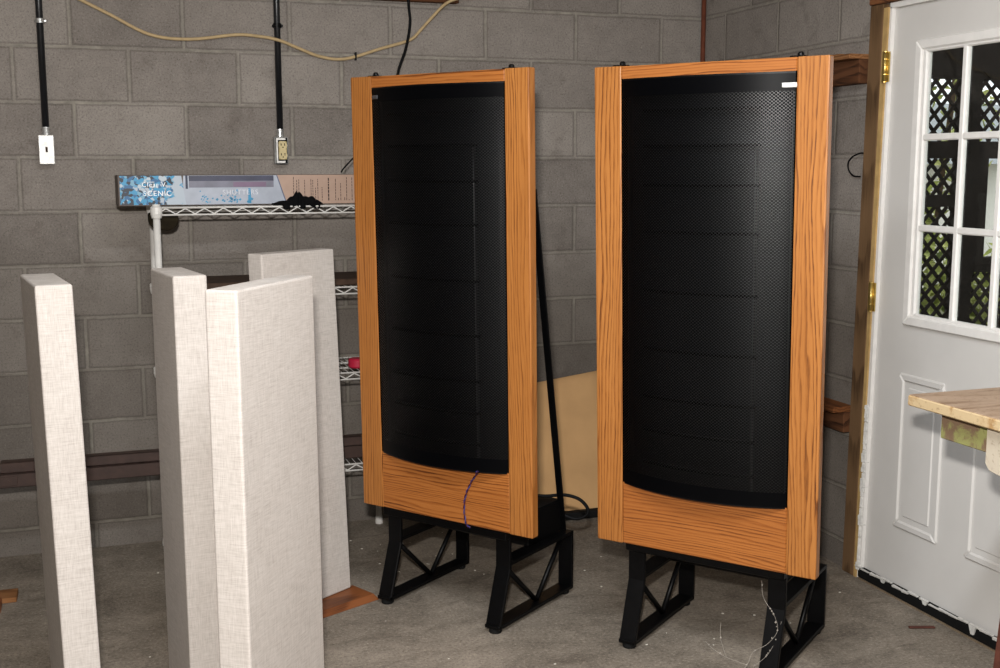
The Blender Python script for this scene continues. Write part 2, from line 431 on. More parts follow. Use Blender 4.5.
# hinges, knuckle and leaf
for z0, z1, hy in ((1.772,1.872,-1.297),(.985,1.085,-1.278)):
    h = MB(); h.tube([(-.008,hy,z0), (-.008,hy,z1)], .0065, 10); h.box((-.005,hy-.017,z0), (0,hy-.004,z1)); h.box((-.008,hy+.004,z0), (-.004,hy+.016,z1))
    for k in range(5): h.lathe([(.0078,0),(.0078,.002)], 'Z', 10, Matrix.Translation((-.008,hy,z0+(z1-z0)*k/4-.001)))
    D(h, 'hinge', M['brass'])
# black sweep along the bottom with flaking paint above it
D(MB().box((.002, yR, .004), (.030, yL-.02, .040), .003), 'door_sweep', M['rubber'])
fl = MB(); rr = random.Random(3); y = yL-.01
while y > yR+.02:
    L = rr.uniform(.02, .06); zc = .042+rr.uniform(-.002, .006); hh = rr.uniform(.002, .006)
    fl.hexa([(-.002,y,zc-hh),(-.002,y-L,zc-hh*.5),(.006,y-L,zc-hh*.4),(.006,y,zc-hh),(-.004,y,zc+hh*.6),(-.004,y-L,zc+hh*.3),(.006,y-L,zc+hh*.3),(.006,y,zc+hh*.7)])
    y -= L*rr.uniform(.7, 1.3)
for yy, l in ((-1.62,.008),(-1.845,.022),(-1.40,.008)): fl.hexa([(-.003,yy,.04-l),(-.003,yy-.012,.04-l),(.004,yy-.012,.04-l),(.004,yy,.04-l),(-.003,yy+.012,.05),(-.003,yy-.022,.048),(.004,yy-.022,.05),(.004,yy+.012,.05)])
D(fl, 'flaking_paint', M['caulk'])
D(MB().lathe([(.025,0),(.026,.008),(.014,.014),(.014,.035),(.028,.048),(.03,.062),(.02,.072)], 'X', 20, Matrix.Translation((.022,-2.125,.98)) @ Matrix.Scale(-1,4,(1,0,0))), 'door_knob', M['brass'])

# door frame: rough stud, pine jamb, white stop, header
def lean(mb, x0, x1, ya0, ya1, yb0, yb1, z1, bev=0): mb.hexa([(x0,ya1,0),(x1,ya1,0),(x1,ya0,0),(x0,ya0,0),(x0,yb1,z1),(x1,yb1,z1),(x1,yb0,z1),(x0,yb0,z1)], bev); return mb
st = lean(MB(), -.020, .006, -1.192, -1.259, -1.219, -1.289, 2.035, .002)
struct(rebase(st.build('trim_1', M['rough_wood']), (-.02,-1.25,0)), 'weathered wooden stud up the hinge side of the door', 'door frame')
pj = lean(MB(), -.018, .006, -1.2595, -1.272, -1.2895, -1.314, 2.02)
struct(rebase(pj.build('trim_2', M['pine']), (0,-1.29,0)), 'pale pine jamb strip between stud and white door', 'door frame')
ws = lean(MB(), -.012, .0035, -1.2725, -1.290, -1.3145, -1.324, 2.02)
ws.box((-.012, -2.222, 2.016), (.05, -1.315, 2.034))
struct(rebase(ws.build('trim_3', M['door_white']), (.005,-1.30,0)), 'white painted stop around the door', 'door frame')
struct(rebase(MB().box((-.03, -2.3, 2.036), (.0, -1.222, 2.17), .003).build('trim_4', wood('header_lumber', 0, lin((124,78,44)), lin((98,58,32)), lin((64,36,20)), rough=.85)), (-.025,-1.77,2.034)), 'brown timber header over the door', 'door frame')
struct(rebase(MB().box((.0,-2.241,0),(.06,-2.2225,2.03)).build('trim_5', M['door_white']), (.03,-2.2,0)), 'white jamb on the far side of the door behind the bench', 'door frame')
struct(rebase(MB().box((-.02,-2.2,-.0),(.2,-1.285,.004)).build('trim_6', plain('worn_sill', (124,108,88), .8, .2)), (.1,-1.75,0)), 'worn pale sill strip under the door', 'door sill')
ck = MB(); z = .03; rr = random.Random(5)
while z < .63:
    L = rr.uniform(.012,.04); w = rr.uniform(.004,.012); yb = -1.280-.016*z
    ck.hexa([(-.016,yb-w,z),(.002,yb-w,z),(.002,yb+w,z),(-.022,yb+w*.7,z),(-.016,yb-w*rr.uniform(.4,1),z+L),(.002,yb-w*.7,z+L),(.002,yb+w*.7,z+L),(-.022,yb+w*rr.uniform(.2,1),z+L)], .002)
    z += L*rr.uniform(.7,1.05)
struct(rebase(ck.build('trim_7', M['caulk']), (0,-1.31,.03)), 'flaking white paint on the low part of the door jamb', 'door frame')

# ------------------------------------------------------------------ outdoors seen through the glass
M['ground'] = plain('ground', (120,118,96), .95, .1, var=.2, sc=3)
struct(MB().box((.2, -6, -.25), (14, 12, -.1)).build('ground', M['ground']), 'ground outside the door', 'ground')
M['lattice'] = plain('lattice_dark', (40,34,30), .85, .2, var=.2)
YL = 1.6
def lattice(name, label, x0, x1, z0, z1, parent=None):
    """dark crossed laths clipped to a rectangle"""
    mb = MB(); pitch, w = .100, .024
    for sgn, yy in ((1, YL), (-1, YL+.008)):
        k0 = int((x0-(z1 if sgn > 0 else -z0))/pitch)-4; k1 = int((x1-(z0 if sgn > 0 else -z1))/pitch)+4
        for k in range(k0, k1):
            # line x = c + sgn*(z) ; clip
            c = k*pitch
            pts = []
            za, zb = z0, z1
            xa, xb = c+sgn*za*.93, c+sgn*zb*.93
            if xa > xb: xa, xb, za, zb = xb, xa, zb, za
            if xb < x0 or xa > x1: continue
            if xa < x0: t = (x0-xa)/(xb-xa); za += (zb-za)*t; xa = x0
            if xb > x1: t = (x1-xa)/(xb-xa); zb = za+(zb-za)*t; xb = x1
            d = Vector((xb-xa, 0, zb-za))
            if d.length < .03: continue
            n = Vector((-d.z, 0, d.x)).normalized()*w/2; a, b = Vector((xa,yy,za)), Vector((xb,yy,zb))
            mb.prism([a-n, b-n, b+n, a+n], (0,.008,0))
    return mb.build(name, M['lattice'], parent)
scr = thing('porch_screen', 'dark stained lattice porch screen seen through the door glass', 'porch screen', (2.9, YL, -.1))
def S(mb, name, mat=None):
    return mb.build(name, mat or M['lattice'], scr, fn=lambda c: c-Vector((2.9,YL,-.1)))
def SL(x0,x1,z0,z1):
    o = lattice('lattice', None, x0, x1, z0, z1, scr)
    for v in o.data.vertices: v.co -= Vector((2.9,YL,-.1))
SL(2.2, 2.84, 1.652, 2.06); SL(2.2, 2.84, 1.30, 1.54); SL(2.2, 2.84, .2, 1.224)
SL(2.93, 3.9, 1.652, 2.10); SL(2.97, 3.9, .2, .782)
S(MB().box((2.1,YL-.03,2.055),(3.9,YL+.06,2.75)), 'beam'); S(MB().box((2.1,YL-.02,1.54),(3.9,YL+.05,1.652)), 'rail'); S(MB().box((2.1,YL-.02,1.224),(2.84,YL+.05,1.303)), 'rail')
S(MB().box((2.93,YL-.02,.782),(3.9,YL+.05,.883)), 'rail'); S(MB().box((2.1,YL-.02,.08),(3.9,YL+.05,.2)), 'rail')
S(MB().box((2.81,YL-.04,-.1),(2.935,YL+.06,2.75)), 'post'); S(MB().box((2.0,YL-.05,-.1),(2.15,YL+.08,2.75)), 'post'); S(MB().box((3.85,YL-.05,-.1),(4.0,YL+.08,2.75)), 'post')
S(MB().box((2.93,YL-.03,.85),(3.03,YL+.04,1.56)), 'window_jamb')
S(MB().prism([(2.95,YL-.035,2.10),(3.5,YL-.035,1.42+.25),(3.9,YL-.035,1.67),(3.9,YL-.035,2.10)], (0,.02,0)), 'gusset')
roof = MB().box((.25,-5,2.75),(4.2,2.0,2.85)).build('porch_roof', M['lattice']); rebase(roof, (2.2,-1.5,2.75)); tag(roof, 'dark underside of the porch roof above the lattice screen', 'porch roof')
hs = thing('neighbouring_house', 'pale house with grey roof edge seen through the porch opening', 'house', (8.5, 7.0, -.1))
MB().box((-3,0,0),(6,3,1.62)).build('wall', plain('house_white', (240,236,228), .9, .1, var=.03), hs)
MB().hexa([(-3.3,-.4,1.62),(6.3,-.4,1.62),(6.3,3.4,1.62),(-3.3,3.4,1.62),(-3.3,.8,2.4),(6.3,.8,2.4),(6.3,2.2,2.4),(-3.3,2.2,2.4)]).build('roof', plain('house_roof', (150,154,156), .9, .1), hs)
# bushes
def leaf_mat():
    m = NT('leaves', .7, .2); p = m.coord(4)
    m.color(m.ramp(m.noise(p, 7, 4), [(.3, lin((88,100,44))), (.5, lin((140,148,70))), (.7, lin((196,196,130)))])); return m.m
M['leaf'] = leaf_mat(); M['bark'] = plain('bark', (80,64,50), .9, .1)
def bush(name, label, x, y, r, h, seed, n=700):
    b = thing(name, label, 'bush', (x,y,-.1)); q = random.Random(seed); t = bmesh.new()
    for k in range(n):
        a = q.uniform(0, 2*math.pi); ph = q.uniform(-1,1); rad = q.uniform(.55,1)
        c = Vector((math.cos(a)*math.sqrt(1-ph*ph)*r*rad, math.sin(a)*math.sqrt(1-ph*ph)*r*rad, h*.55+ph*h*.45*rad))
        d1 = Vector((q.uniform(-1,1),q.uniform(-1,1),q.uniform(-1,1))).normalized(); d2 = d1.orthogonal().normalized()
        l = q.uniform(.05,.10); w = l*.45
        t.faces.new([t.verts.new(p) for p in (c-d1*l, c+d2*w+Vector((0,0,.01)), c+d1*l, c-d2*w+Vector((0,0,.01)))])
    mb = MB(); mb._add(t); mb.build('foliage', M['leaf'], b)
    st = MB()
    for k in range(4):
        a = k*1.6; st.tube([(0,0,0),(math.cos(a)*r*.25,math.sin(a)*r*.25,h*.35),(math.cos(a)*r*.5,math.sin(a)*r*.5,h*.7)], .02, 6)
    st.build('stem', M['bark'], b); return b
bush('bush', 'low sunlit bush behind the lower left of the lattice', 3.25, 2.9, .62, 1.2, 1)
bush('bush', 'sunlit bush behind the lower right of the lattice', 4.56, 2.9, .60, .95, 2)
tall = bush('tree', 'yellow-green treetop behind the upper left of the lattice', 4.8, 4.3, .6, 4.2, 3, 900); tall['category'] = 'tree'

# ------------------------------------------------------------------ loudspeakers on stands
OK = dict(W=.69, H=1.4345, zb=.340, w=.087, top=.039, bot=.200)
def speaker(x, y, yw, tilt, label, cord_side, foot_shift, zb, H):
    sp = thing('panel_loudspeaker', label, 'loudspeaker', (x, y, 0), -yw, 'tall oak-framed panel loudspeakers')
    ct, sn = math.cos(tilt), math.sin(tilt); hw = OK['W']/2; iw = hw-OK['w']
    fr = lambda c: Vector((c.x, c.y*ct+c.z*sn, zb+c.z*ct-c.y*sn))       # (u, depth, v) -> speaker local
    TH = .034
    MB().box((-hw,0,0),(-iw,TH,H),.0035,seg=2).build('stile', M['oak_v'], sp, fn=fr)
    MB().box((iw,0,0),(hw,TH,H),.0035,seg=2).build('stile', M['oak_v'], sp, fn=fr)
    MB().box((-iw,.0015,H-OK['top']),(iw,TH,H-.001),.003).build('top_rail', M['oak_h'], sp, fn=fr)
    MB().box((-iw,.0015,.001),(iw,TH,OK['bot']),.003).build('bottom_rail', M['oak_h'], sp, fn=fr)
    # curved perforated grille, bulging out of the opening
    half = R(24); rad = iw/math.sin(half); v0, v1 = OK['bot']-.003, H-OK['top']-.003
    def surf(i, j, back=0.0, e=1.0):
        a = (i*2-1)*half*e; rr_ = rad-back
        return Vector((rr_*math.sin(a), .004+rad*math.cos(half)-rr_*math.cos(a), v0+(v1-v0)*j))
    me = bpy.data.meshes.new('grille'); t = bmesh.new(); uvl = t.loops.layers.uv.new('UVMap'); nu, nv = 40, 12
    V = [[t.verts.new(fr(surf(i/nu, j/nv))) for j in range(nv+1)] for i in range(nu+1)]
    for i in range(nu):
        for j in range(nv):
            fc = t.faces.new((V[i][j], V[i+1][j], V[i+1][j+1], V[i][j+1])); fc.smooth = True
            for lp, (a, b) in zip(fc.loops, ((i,j),(i+1,j),(i+1,j+1),(i,j+1))):
                lp[uvl].uv = (a/nu*2*half*rad, b/nv*(v1-v0))
    t.to_mesh(me); t.free(); me.materials.append(M['grille'])
    g = bpy.data.objects.new('grille', me); C.objects.link(g); g.parent = sp
    for a, c in (((-iw,.0025,v0),(-iw+.004,.08,v1+.006)), ((iw-.004,.0025,v0),(iw,.08,v1+.006)), ((-iw,.0045,v1-.004),(iw,.03,v1+.006))):
        MB().box(a, c).build('baffle', M['rib'], sp, fn=fr)
    # end caps closing the bulge
    for zz in (v0-.004, v1-.001):
        mb = MB(); poly = [surf(i/20, 0) for i in range(21)]; poly = [Vector((p.x,p.y,zz)) for p in poly]+[Vector((iw,.03,zz)),Vector((-iw,.03,zz))]
        mb.prism(poly, (0,0,.006)); mb.build('grille_end_cap', M['black_metal'], sp, fn=fr)
    # radiating film with its ribs and seams
    film = MB(); film.solid(lambda i, j: surf(i, j, .022, .97), 24, 4, (0,.006,0)); fo = film.build('film_panel', M['black_felt'], sp, fn=fr)
    for rv in (1.308,1.210,1.101,.969,.797,.626,.483,.381,.281):
        b = MB(); b.solid(lambda i, j: surf(.16+.66*i, (rv-.004+.008*j-v0)/(v1-v0), .003), 16, 1, (0,.014,0)); b.build('rib', M['rib'], fo, fn=fr)
    for su in (.802,):
        b = MB(); b.solid(lambda i, j: surf(su+.006*i, .03+.815*j, .004), 1, 8, (0,.012,0)); b.build('seam_strip', M['seam'], fo, fn=fr)
    # name badge on the solid upper margin
    bi = .9625 if cord_side > 0 else .040
    b = MB(); b.solid(lambda i, j: surf(bi+(.072*i-.036), (1.359+.012*j-v0)/(v1-v0), -.0025), 6, 1, (0,.003,0))
    b.build('name_badge', M['badge'] if cord_side > 0 else M['badge_grey'], sp, fn=fr)
    # black rear frame
    bf = MB()
    for a, c in (((-.305,TH,.02),(-.235,.085,1.40)), ((.235,TH,.02),(.305,.085,1.40)), ((-.235,TH,1.33),(.235,.085,1.40)), ((-.235,TH,.02),(.235,.085,.16))): bf.box(a, c, .004)
    bf.build('rear_frame', M['black_metal'], sp, fn=fr)
    MB().box((-.235,.07,.16),(.235,.08,1.33)).build('rear_grille', M['black_felt'], sp, fn=fr)
    for uc in (-.283, .246):
        k = MB(); k.box((uc-.022,TH+.003,H-.012),(uc+.022,.065,H+.005),.002); k.lathe([(.009,0),(.009,.008),(.005,.012)], 'Z', 12, Matrix.Translation((uc+.006,.048,H+.003)))
        k.build('clip', M['black_metal'], sp, fn=fr)
    # stand: two strap frames, beam, struts
    for sgn in (-1, 1):
        uc = sgn*.226+foot_shift; hwid = .0275; T = .012
        def strap(mb, a, b):
            a, b = Vector((uc,)+a), Vector((uc,)+b); d = (b-a).normalized(); n = Vector((0,-d.z,d.y))*T/2
            mb.prism([a-n-Vector((hwid,0,0)), b-n-Vector((hwid,0,0)), b+n-Vector((hwid,0,0)), a+n-Vector((hwid,0,0))], (2*hwid,0,0), .0015)
        m = MB(); strap(m, (.004,.014), (.066,.205)); strap(m, (.066,.2), (.066,.345)); strap(m, (-.004,.022), (.462,.022))
        strap(m, (.456,.018), (.456,.226)); strap(m, (.062,.218), (.462,.220))
        fo = m.build('stand_side', M['black_metal'], sp)
        for a, b in (((.070,.205),(.262,.028)), ((.262,.028),(.430,.214))):
            MB().tube([(uc,)+a, (uc,)+b], .0085, 10).build('brace_rod', M['black_metal'], fo)
        for yy in (.018, .438):
            MB().lathe([(.020,0),(.022,.004),(.020,.018)], 'Z', 16, Matrix.Translation((uc,yy,0))).build('foot', M['rubber'], fo)
        a = Vector((sgn*.20+foot_shift*.6,.452,.225)); b = Vector((sgn*.290,.080,1.42)); d = (b-a).normalized(); n = d.cross(Vector((0,1,0))).normalized()
        q = n.cross(d)
        m = MB(); m.prism([a-n*.012, b-n*.012, b+n*.012, a+n*.012], q*.007, .001); m.build('strut', M['black_metal'], sp)
    m = MB(); m.box((-.254+foot_shift,.036,.304),(.254+foot_shift,.066,.365),.003); m.build('cross_beam', M['black_metal'], sp)
    m = MB(); m.box((-.20,.22,.227),(.192+foot_shift*.2,.432,.342),.004)
    eb = m.build('electronics_box', M['black_metal'], sp)
    for tx in (.14, .06): MB().lathe([(.016,0),(.016,.02),(.01,.026)], 'Y', 14, Matrix.Translation((tx,.432,.285))).build('terminal', M['black_metal'], eb)
    return sp, fr
spL, frL = speaker(-1.5536, -1.1683, .9332, -.0186, 'oak-framed loudspeaker nearer the wire shelf, with dark twisted wire on its lower rail', -1, -.034, .3439, 1.4319)
spR, frR = speaker(-.9329, -1.7574, .9043, -.0373, 'oak-framed loudspeaker nearer the white door, its black grille showing a sheen', 1, -.012, .3372, 1.4378)

# twisted two-colour wire hanging over the left speaker's lower rail
def world(sp, fr, c): return Matrix.Translation(sp.location) @ Matrix.Rotation(sp.rotation_euler.z, 4, 'Z') @ fr(Vector(c))
tw = thing('twisted_wire', 'thin dark red and blue twisted wire curving over the lower rail of the left speaker', 'wire')
path = [world(spL, frL, c) for c in [(.166,-.042,.199),(.150,-.014,.188),(.118,-.006,.150),(.094,-.006,.100),(.088,-.006,.050),(.094,-.004,.004),(.098,.012,-.010)]]
path = spline([Vector(p) for p in path], 14); tw.location = path[-1]
for ph, mt, nm in ((0, plain('wire_red', (70,24,34), .5), 'red_strand'), (math.pi, plain('wire_blue', (52,52,112), .5), 'blue_strand')):
    pts = []
    for i, p in enumerate(path):
        d = (path[min(i+1,len(path)-1)]-path[max(i-1,0)]).normalized(); x = d.orthogonal().normalized(); y = d.cross(x)
        a = ph+i*.62; pts.append(p+(x*math.cos(a)+y*math.sin(a))*.0018-tw.location)
    MB().tube(pts, .0018, 6, smooth=False).build(nm, mt, tw)

# ------------------------------------------------------------------ linen covered slabs
def slab_box(name, label, x, y, yw, tx, ty, W, Dp, H, z0=0):
    u = Vector((math.cos(yw), -math.sin(yw), 0)); b = Vector((math.sin(yw), math.cos(yw), 0)); t = Vector((tx, ty, H-z0)); c = Vector((0,0,0))
    P = [c, c+u*W, c+u*W+b*Dp, c+b*Dp]; P = P+[p+t for p in P]
    o = MB().hexa(P, .006, seg=3).build(name, M['linen']); o.location = (x, y, z0)
    return tag(o, label, 'fabric panel', 'linen covered slabs standing on the floor')
slab_box('fabric_panel', 'cream linen slab standing alone at far left, seen edge on', -2.706, -1.683, -.154, -.023, .050, .089, .350, 1.20)
slab_box('fabric_panel', 'cream linen slab edge on under the left shelf post, beside a wider slab', -2.394, -1.560, -.160, 0, .046, .0905, .287, 1.202)
slab_box('fabric_panel', 'widest cream linen slab in front, showing its broad face and one edge', -2.286, -2.065, -.945, .003, .055, .394, .084, 1.21)
slab_box('fabric_panel', 'rearmost cream linen slab standing on a reddish plank before the shelf', -2.066, -1.007, -.599, -.019, .087, .329, .067, 1.21, .0205)

# reddish plank under the rear slab
pk = MB(); dirv = Vector((.199,.097,0)).normalized(); nrm = Vector((-dirv.y, dirv.x, 0))
e = Vector((-1.714,-.912,0)); A = e-dirv*.60
w = .135
pk.hexa([A, e, e+nrm*w+dirv*-.0, A+nrm*w, A+nrm*.016+Vector((0,0,.02)), e-dirv*.012+nrm*.016+Vector((0,0,.02)), e-dirv*.012+nrm*w+Vector((0,0,.02)), A+nrm*w+Vector((0,0,.02))], .0015)
ang = math.atan2(dirv.y, dirv.x)
po = pk.build('wooden_plank', M['redwood'], fn=lambda c: Matrix.Rotation(-ang,3,'Z') @ (c-e)); po.location = e; po.rotation_euler.z = ang
tag(po, 'reddish stained plank lying flat under the rearmost linen slab', 'plank')

# ------------------------------------------------------------------ white wire shelf
sx0, sx1, sy0, sy1 = -2.380, -1.517, -.412, -.062
sh = thing('wire_shelf', 'white enamelled wire shelving unit against the block wall', 'shelf', (sx0, sy1, 0))
def W(mb, name, parent=sh, mat=None): return mb.build(name, mat or M['white_wire'], parent, fn=lambda c: c-Vector((sx0,sy1,0)))
for x in (sx0, sx1):
    for y in (sy0, sy1):
        po = W(MB().tube([(x,y,.03),(x,y,1.352)], .0125, 14), 'post')
        W(MB().lathe([(.006,0),(.016,.0),(.017,.01),(.013,.035)], 'Z', 14, Matrix.Translation((x,y,0))), 'foot', po)
        W(MB().lathe([(.012,0),(.014,.006),(.0125,.01)], 'Z', 14, Matrix.Translation((x,y,1.349))), 'cap', po)
for lz in (1.346, 1.042, .715, .358):
    m = MB(); r1 = .0034
    for x in (sx0, sx1):
        for y in (sy0, sy1): m.lathe([(.017,-.036),(.021,-.02),(.021,.002),(.016,.006)], 'Z', 14, Matrix.Translation((x,y,lz)))
    for a, b in (((sx0,sy0),(sx1,sy0)), ((sx0,sy1),(sx1,sy1)), ((sx0,sy0),(sx0,sy1)), ((sx1,sy0),(sx1,sy1))):
        L = math.hypot(b[0]-a[0], b[1]-a[1]); n = max(2, round(L/.066)); P = lambda t, z: (a[0]+(b[0]-a[0])*t, a[1]+(b[1]-a[1])*t, z)
        m.tube([P(0,lz), P(1,lz)], r1, 8); m.tube([P(0,lz-.025), P(1,lz-.025)], r1, 8)
        zz = []
        for k in range(n*2+1): zz.append(P(k/(n*2), lz-.003 if k%2 else lz-.022))
        m.tube(zz, .0026, 6, smooth=False)
    k = sx0+.024
    while k < sx1-.01: m.tube([(k,sy0,lz+.003),(k,sy1,lz+.003)], .0017, 5); k += .024
    for q in (.33,.66): m.tube([(sx0,sy0+(sy1-sy0)*q,lz-.001),(sx1,sy0+(sy1-sy0)*q,lz-.001)], .003, 6)
    W(m, 'shelf')

# long printed carton on the top shelf
cx0, cx1, cy0, cy1, cz0, cz1 = -2.512, -1.590, -.350, -.215, 1.3515, 1.461
def floral():
    m = NT('printed_flowers', .45, .4); p = m.coord()
    vo = m.n('ShaderNodeTexVoronoi', {'Vector':m.scale(p,(1,1,1)), 'Scale':95.0, 'Randomness':1.0})
    sp = m.n('ShaderNodeSeparateXYZ', {0:p}); tone = m.n('ShaderNodeSeparateColor', {0:vo.outputs['Color']}).outputs[0]
    den = m.math('ADD', m.noise(p, 26, 3), m.math('MULTIPLY', sp.outputs[0], -1.15))
    pet = m.ramp(tone, [(0, lin((22,30,46))), (.28, lin((32,92,136))), (.50, lin((52,138,180))), (.80, lin((110,156,180))), (.93, lin((176,186,194)))], 'CONSTANT')
    ck = m.step(den, .27, .33)
    m.color(m.mix(ck, lin((168,178,188)), pet)); return m.m
carton = thing('carton', 'long printed shutter carton lying along the top of the wire shelf', 'box', (cx0, cy1, cz0))
carton.rotation_euler.z = R(3.5); carton.location.y -= .012
def K(mb, name, mat, parent=carton): return mb.build(name, mat, parent, fn=lambda c: c-Vector((cx0,cy1,cz0)))
body = K(MB().box((cx0,cy0,cz0),(cx1,cy1,cz1),.002), 'carton_body', plain('carton_pale', (92,82,76), .55, .35, var=.03))
def front(poly, name, mat, d=.0012, par=carton): return K(MB().prism([(x,cy0-d,z) for x,z in poly], (0,d*.9,0)), name, mat, par)
xa, xb, xc = -2.283, -1.950, -1.925
fp = MB().prism([(x,-.0012,z) for x,z in [(.006,.004),(.232,.004),(.218,.107),(.006,.107)]], (0,.001,0)).build('flower_print', floral(), carton)
fp.location = (0, cy0-cy1, 0)
front([(-2.292,cz0+.003),(xc+.008,cz0+.003),(xb-.002,cz1-.002),(-2.287,cz1-.002)], 'window_print', plain('print_pale_blue', (166,172,184), .45, .4, var=.08, sc=14), .001)
front([(-2.268,cz0+.064),(xb-.012,cz0+.064),(xb-.012,cz1-.003),(-2.268,cz1-.003)], 'blind_print', plain('print_grey', (122,122,136), .45, .4, var=.14, sc=12), .0016)
front([(-2.268,cz1-.022),(xb-.012,cz1-.022),(xb-.012,cz1-.003),(-2.268,cz1-.003)], 'rail_print', plain('print_dark_rail', (62,64,84), .45, .4, var=.12), .0022)
front([(-2.110,cz0+.066),(xb-.040,cz0+.066),(xb-.040,cz1-.026),(-2.110,cz1-.026)], 'mauve_print', plain('print_mauve', (124,102,126), .45, .4, var=.10, sc=12), .0022)
front([(-2.280,cz0+.060),(-2.272,cz0+.060),(-2.272,cz1-.002),(-2.280,cz1-.002)], 'edge_print', plain('print_navy', (40,48,70), .45, .4), .0022)
bl = MB(); q = random.Random(11)
for k in range(46):
    g = q.choice((-2.225,-2.19,-2.135,-2.12,-2.105,-2.05,-2.045)); x = g+q.gauss(0,.010); z = cz0+.008+abs(q.gauss(.012,.014)); s_ = q.uniform(.002,.006)
    if z > cz0+.056: continue
    bl.prism([(x-s_,cy0-.0019,z),(x,cy0-.0019,z-s_*.8),(x+s_,cy0-.0019,z+.001),(x+.001,cy0-.0019,z+s_)], (0,.0008,0))
bl.prism([(-2.058,cy0-.0019,cz0+.006),(-2.046,cy0-.0019,cz0+.006),(-2.048,cy0-.0019,cz0+.060),(-2.056,cy0-.0019,cz0+.060)], (0,.0008,0))
K(bl, 'blue_flower_print', plain('print_blue', (52,136,176), .45, .4, var=.15))
front([(xc+.010,cz0+.001),(cx1,cz0+.001),(cx1,cz1-.001),(xb,cz1-.001)], 'text_side', plain('print_tan', (170,144,128), .6, .3, var=.03), .0014)
front([(xb-.002,cz1-.002),(xb+.002,cz1-.002),(xc+.012,cz0+.002),(xc+.008,cz0+.002)], 'side_edge', plain('print_slate', (98,104,128), .5, .3), .0024)
tx = MB(); q = random.Random(4)
for gx in (-1.888,-1.876,-1.868,-1.853,-1.846,-1.822,-1.815,-1.805,-1.796,-1.780,-1.755,-1.728,-1.718,-1.708,-1.693,-1.685,-1.676,-1.664,-1.645,-1.637,-1.626,-1.61):
    z = cz0+.012
    while z < cz1-.018:
        L = q.uniform(.004,.012); w = .0022 if gx == -1.755 else .0011
        tx.prism([(gx-w,cy0-.0022,z),(gx+w,cy0-.0022,z),(gx+w,cy0-.0022,z+L),(gx-w,cy0-.0022,z+L)], (0,.0006,0)); z += L+.0025
        if q.random() < .06: break
K(tx, 'printed_text', plain('print_ink', (62,48,45), .6, .2))
def text(body, size, x, z, mat, name, rot=0.0, yy=None, extr=.0004, parent=carton):
    cu = bpy.data.curves.new(name, 'FONT'); cu.body = body; cu.size = size; cu.extrude = extr; cu.space_character = 1.15
    tmp = bpy.data.objects.new('tmp', cu); C.objects.link(tmp)
    dg = bpy.context.evaluated_depsgraph_get(); me = bpy.data.meshes.new_from_object(tmp.evaluated_get(dg))
    bpy.data.objects.remove(tmp); me.materials.clear(); me.materials.append(mat)
    o = bpy.data.objects.new(name, me); C.objects.link(o); o.parent = parent
    o.rotation_euler = (R(90), rot, 0); o.location = Vector((x, yy, z))-Vector((cx0,cy1,cz0)); return o
white_ink = plain('print_white', (240,242,244), .5, .3, var=.02)
text('Clear V', .023, -2.432, cz0+.068, white_ink, 'lettering', yy=cy0-.0034)
text('SCENIC', .026, -2.428, cz0+.036, white_ink, 'lettering', yy=cy0-.0034)
text('SHUTTERS', .025, -2.150, cz0+.038, plain('print_dim_white', (206,208,214), .5, .3, var=.02), 'lettering', yy=cy0-.0034)
# black cloth slumped over the shelf edge in front of the carton
cl = MB()
prof = [(-1.965,.004),(-1.93,.010),(-1.885,.016),(-1.86,.027),(-1.835,.042),(-1.822,.046),(-1.805,.036),(-1.785,.026),(-1.76,.028),(-1.735,.025),(-1.71,.012),(-1.69,.004)]
def cloth(i, j):
    t = i*(len(prof)-1); k = min(int(t), len(prof)-2); fx = t-k
    x = -1.970+(prof[k][0]*(1-fx)+prof[k+1][0]*fx+1.965)*.66; h = prof[k][1]*(1-fx)+prof[k+1][1]*fx
    a = j*math.pi; y = -.392-.026*math.cos(a)+.004*math.sin(i*31); z = 1.3515+h*max(0, math.sin(a))**.6*(1+.12*math.sin(i*47+j*5))
    if j < .02: z = 1.3515-.016*abs(math.sin(i*9))*(i > .12)*(i < .92)
    return Vector((x, y, z))
cl.solid(cloth, 44, 10, (0,0,.002))
co_ = cl.build('black_cloth', M['dark_cloth']); rebase(co_, (-1.83,-.39,1.3515)); tag(co_, 'crumpled black cloth slumped on the top shelf edge before the carton', 'cloth')
# olive cap hanging behind the post
oc = MB(); oc.prism([(-2.404,-.30,1.325),(-2.404,-.30,1.290),(-2.396,-.30,1.275),(-2.372,-.30,1.264),(-2.340,-.30,1.259),(-2.318,-.30,1.264),(-2.302,-.30,1.278),(-2.297,-.30,1.298),(-2.300,-.30,1.325)], (0,.05,0), .008, seg=2)
o = oc.build('hanging_pouch', M['olive_cloth']); rebase(o, (-2.35,-.275,1.325)); tag(o, 'dark olive pouch hanging under the top shelf by its left post', 'pouch')
# dark board on second shelf, red lid on third
o = MB().box((-2.30,-.40,1.048),(-1.54,-.10,1.072),.003).build('flat_box', M['brown_board']); rebase(o, (-1.92,-.25,1.048)); tag(o, 'flat dark brown board lying on the second shelf from the top', 'board')
o = MB().lathe([(.030,0),(.034,.006),(.034,.030),(.028,.036),(.010,.038)], 'Z', 24).build('red_lid', M['red']); o.location = (-1.655,-.33,.7205); tag(o, 'small round red lid on the third shelf beside the left speaker', 'lid')
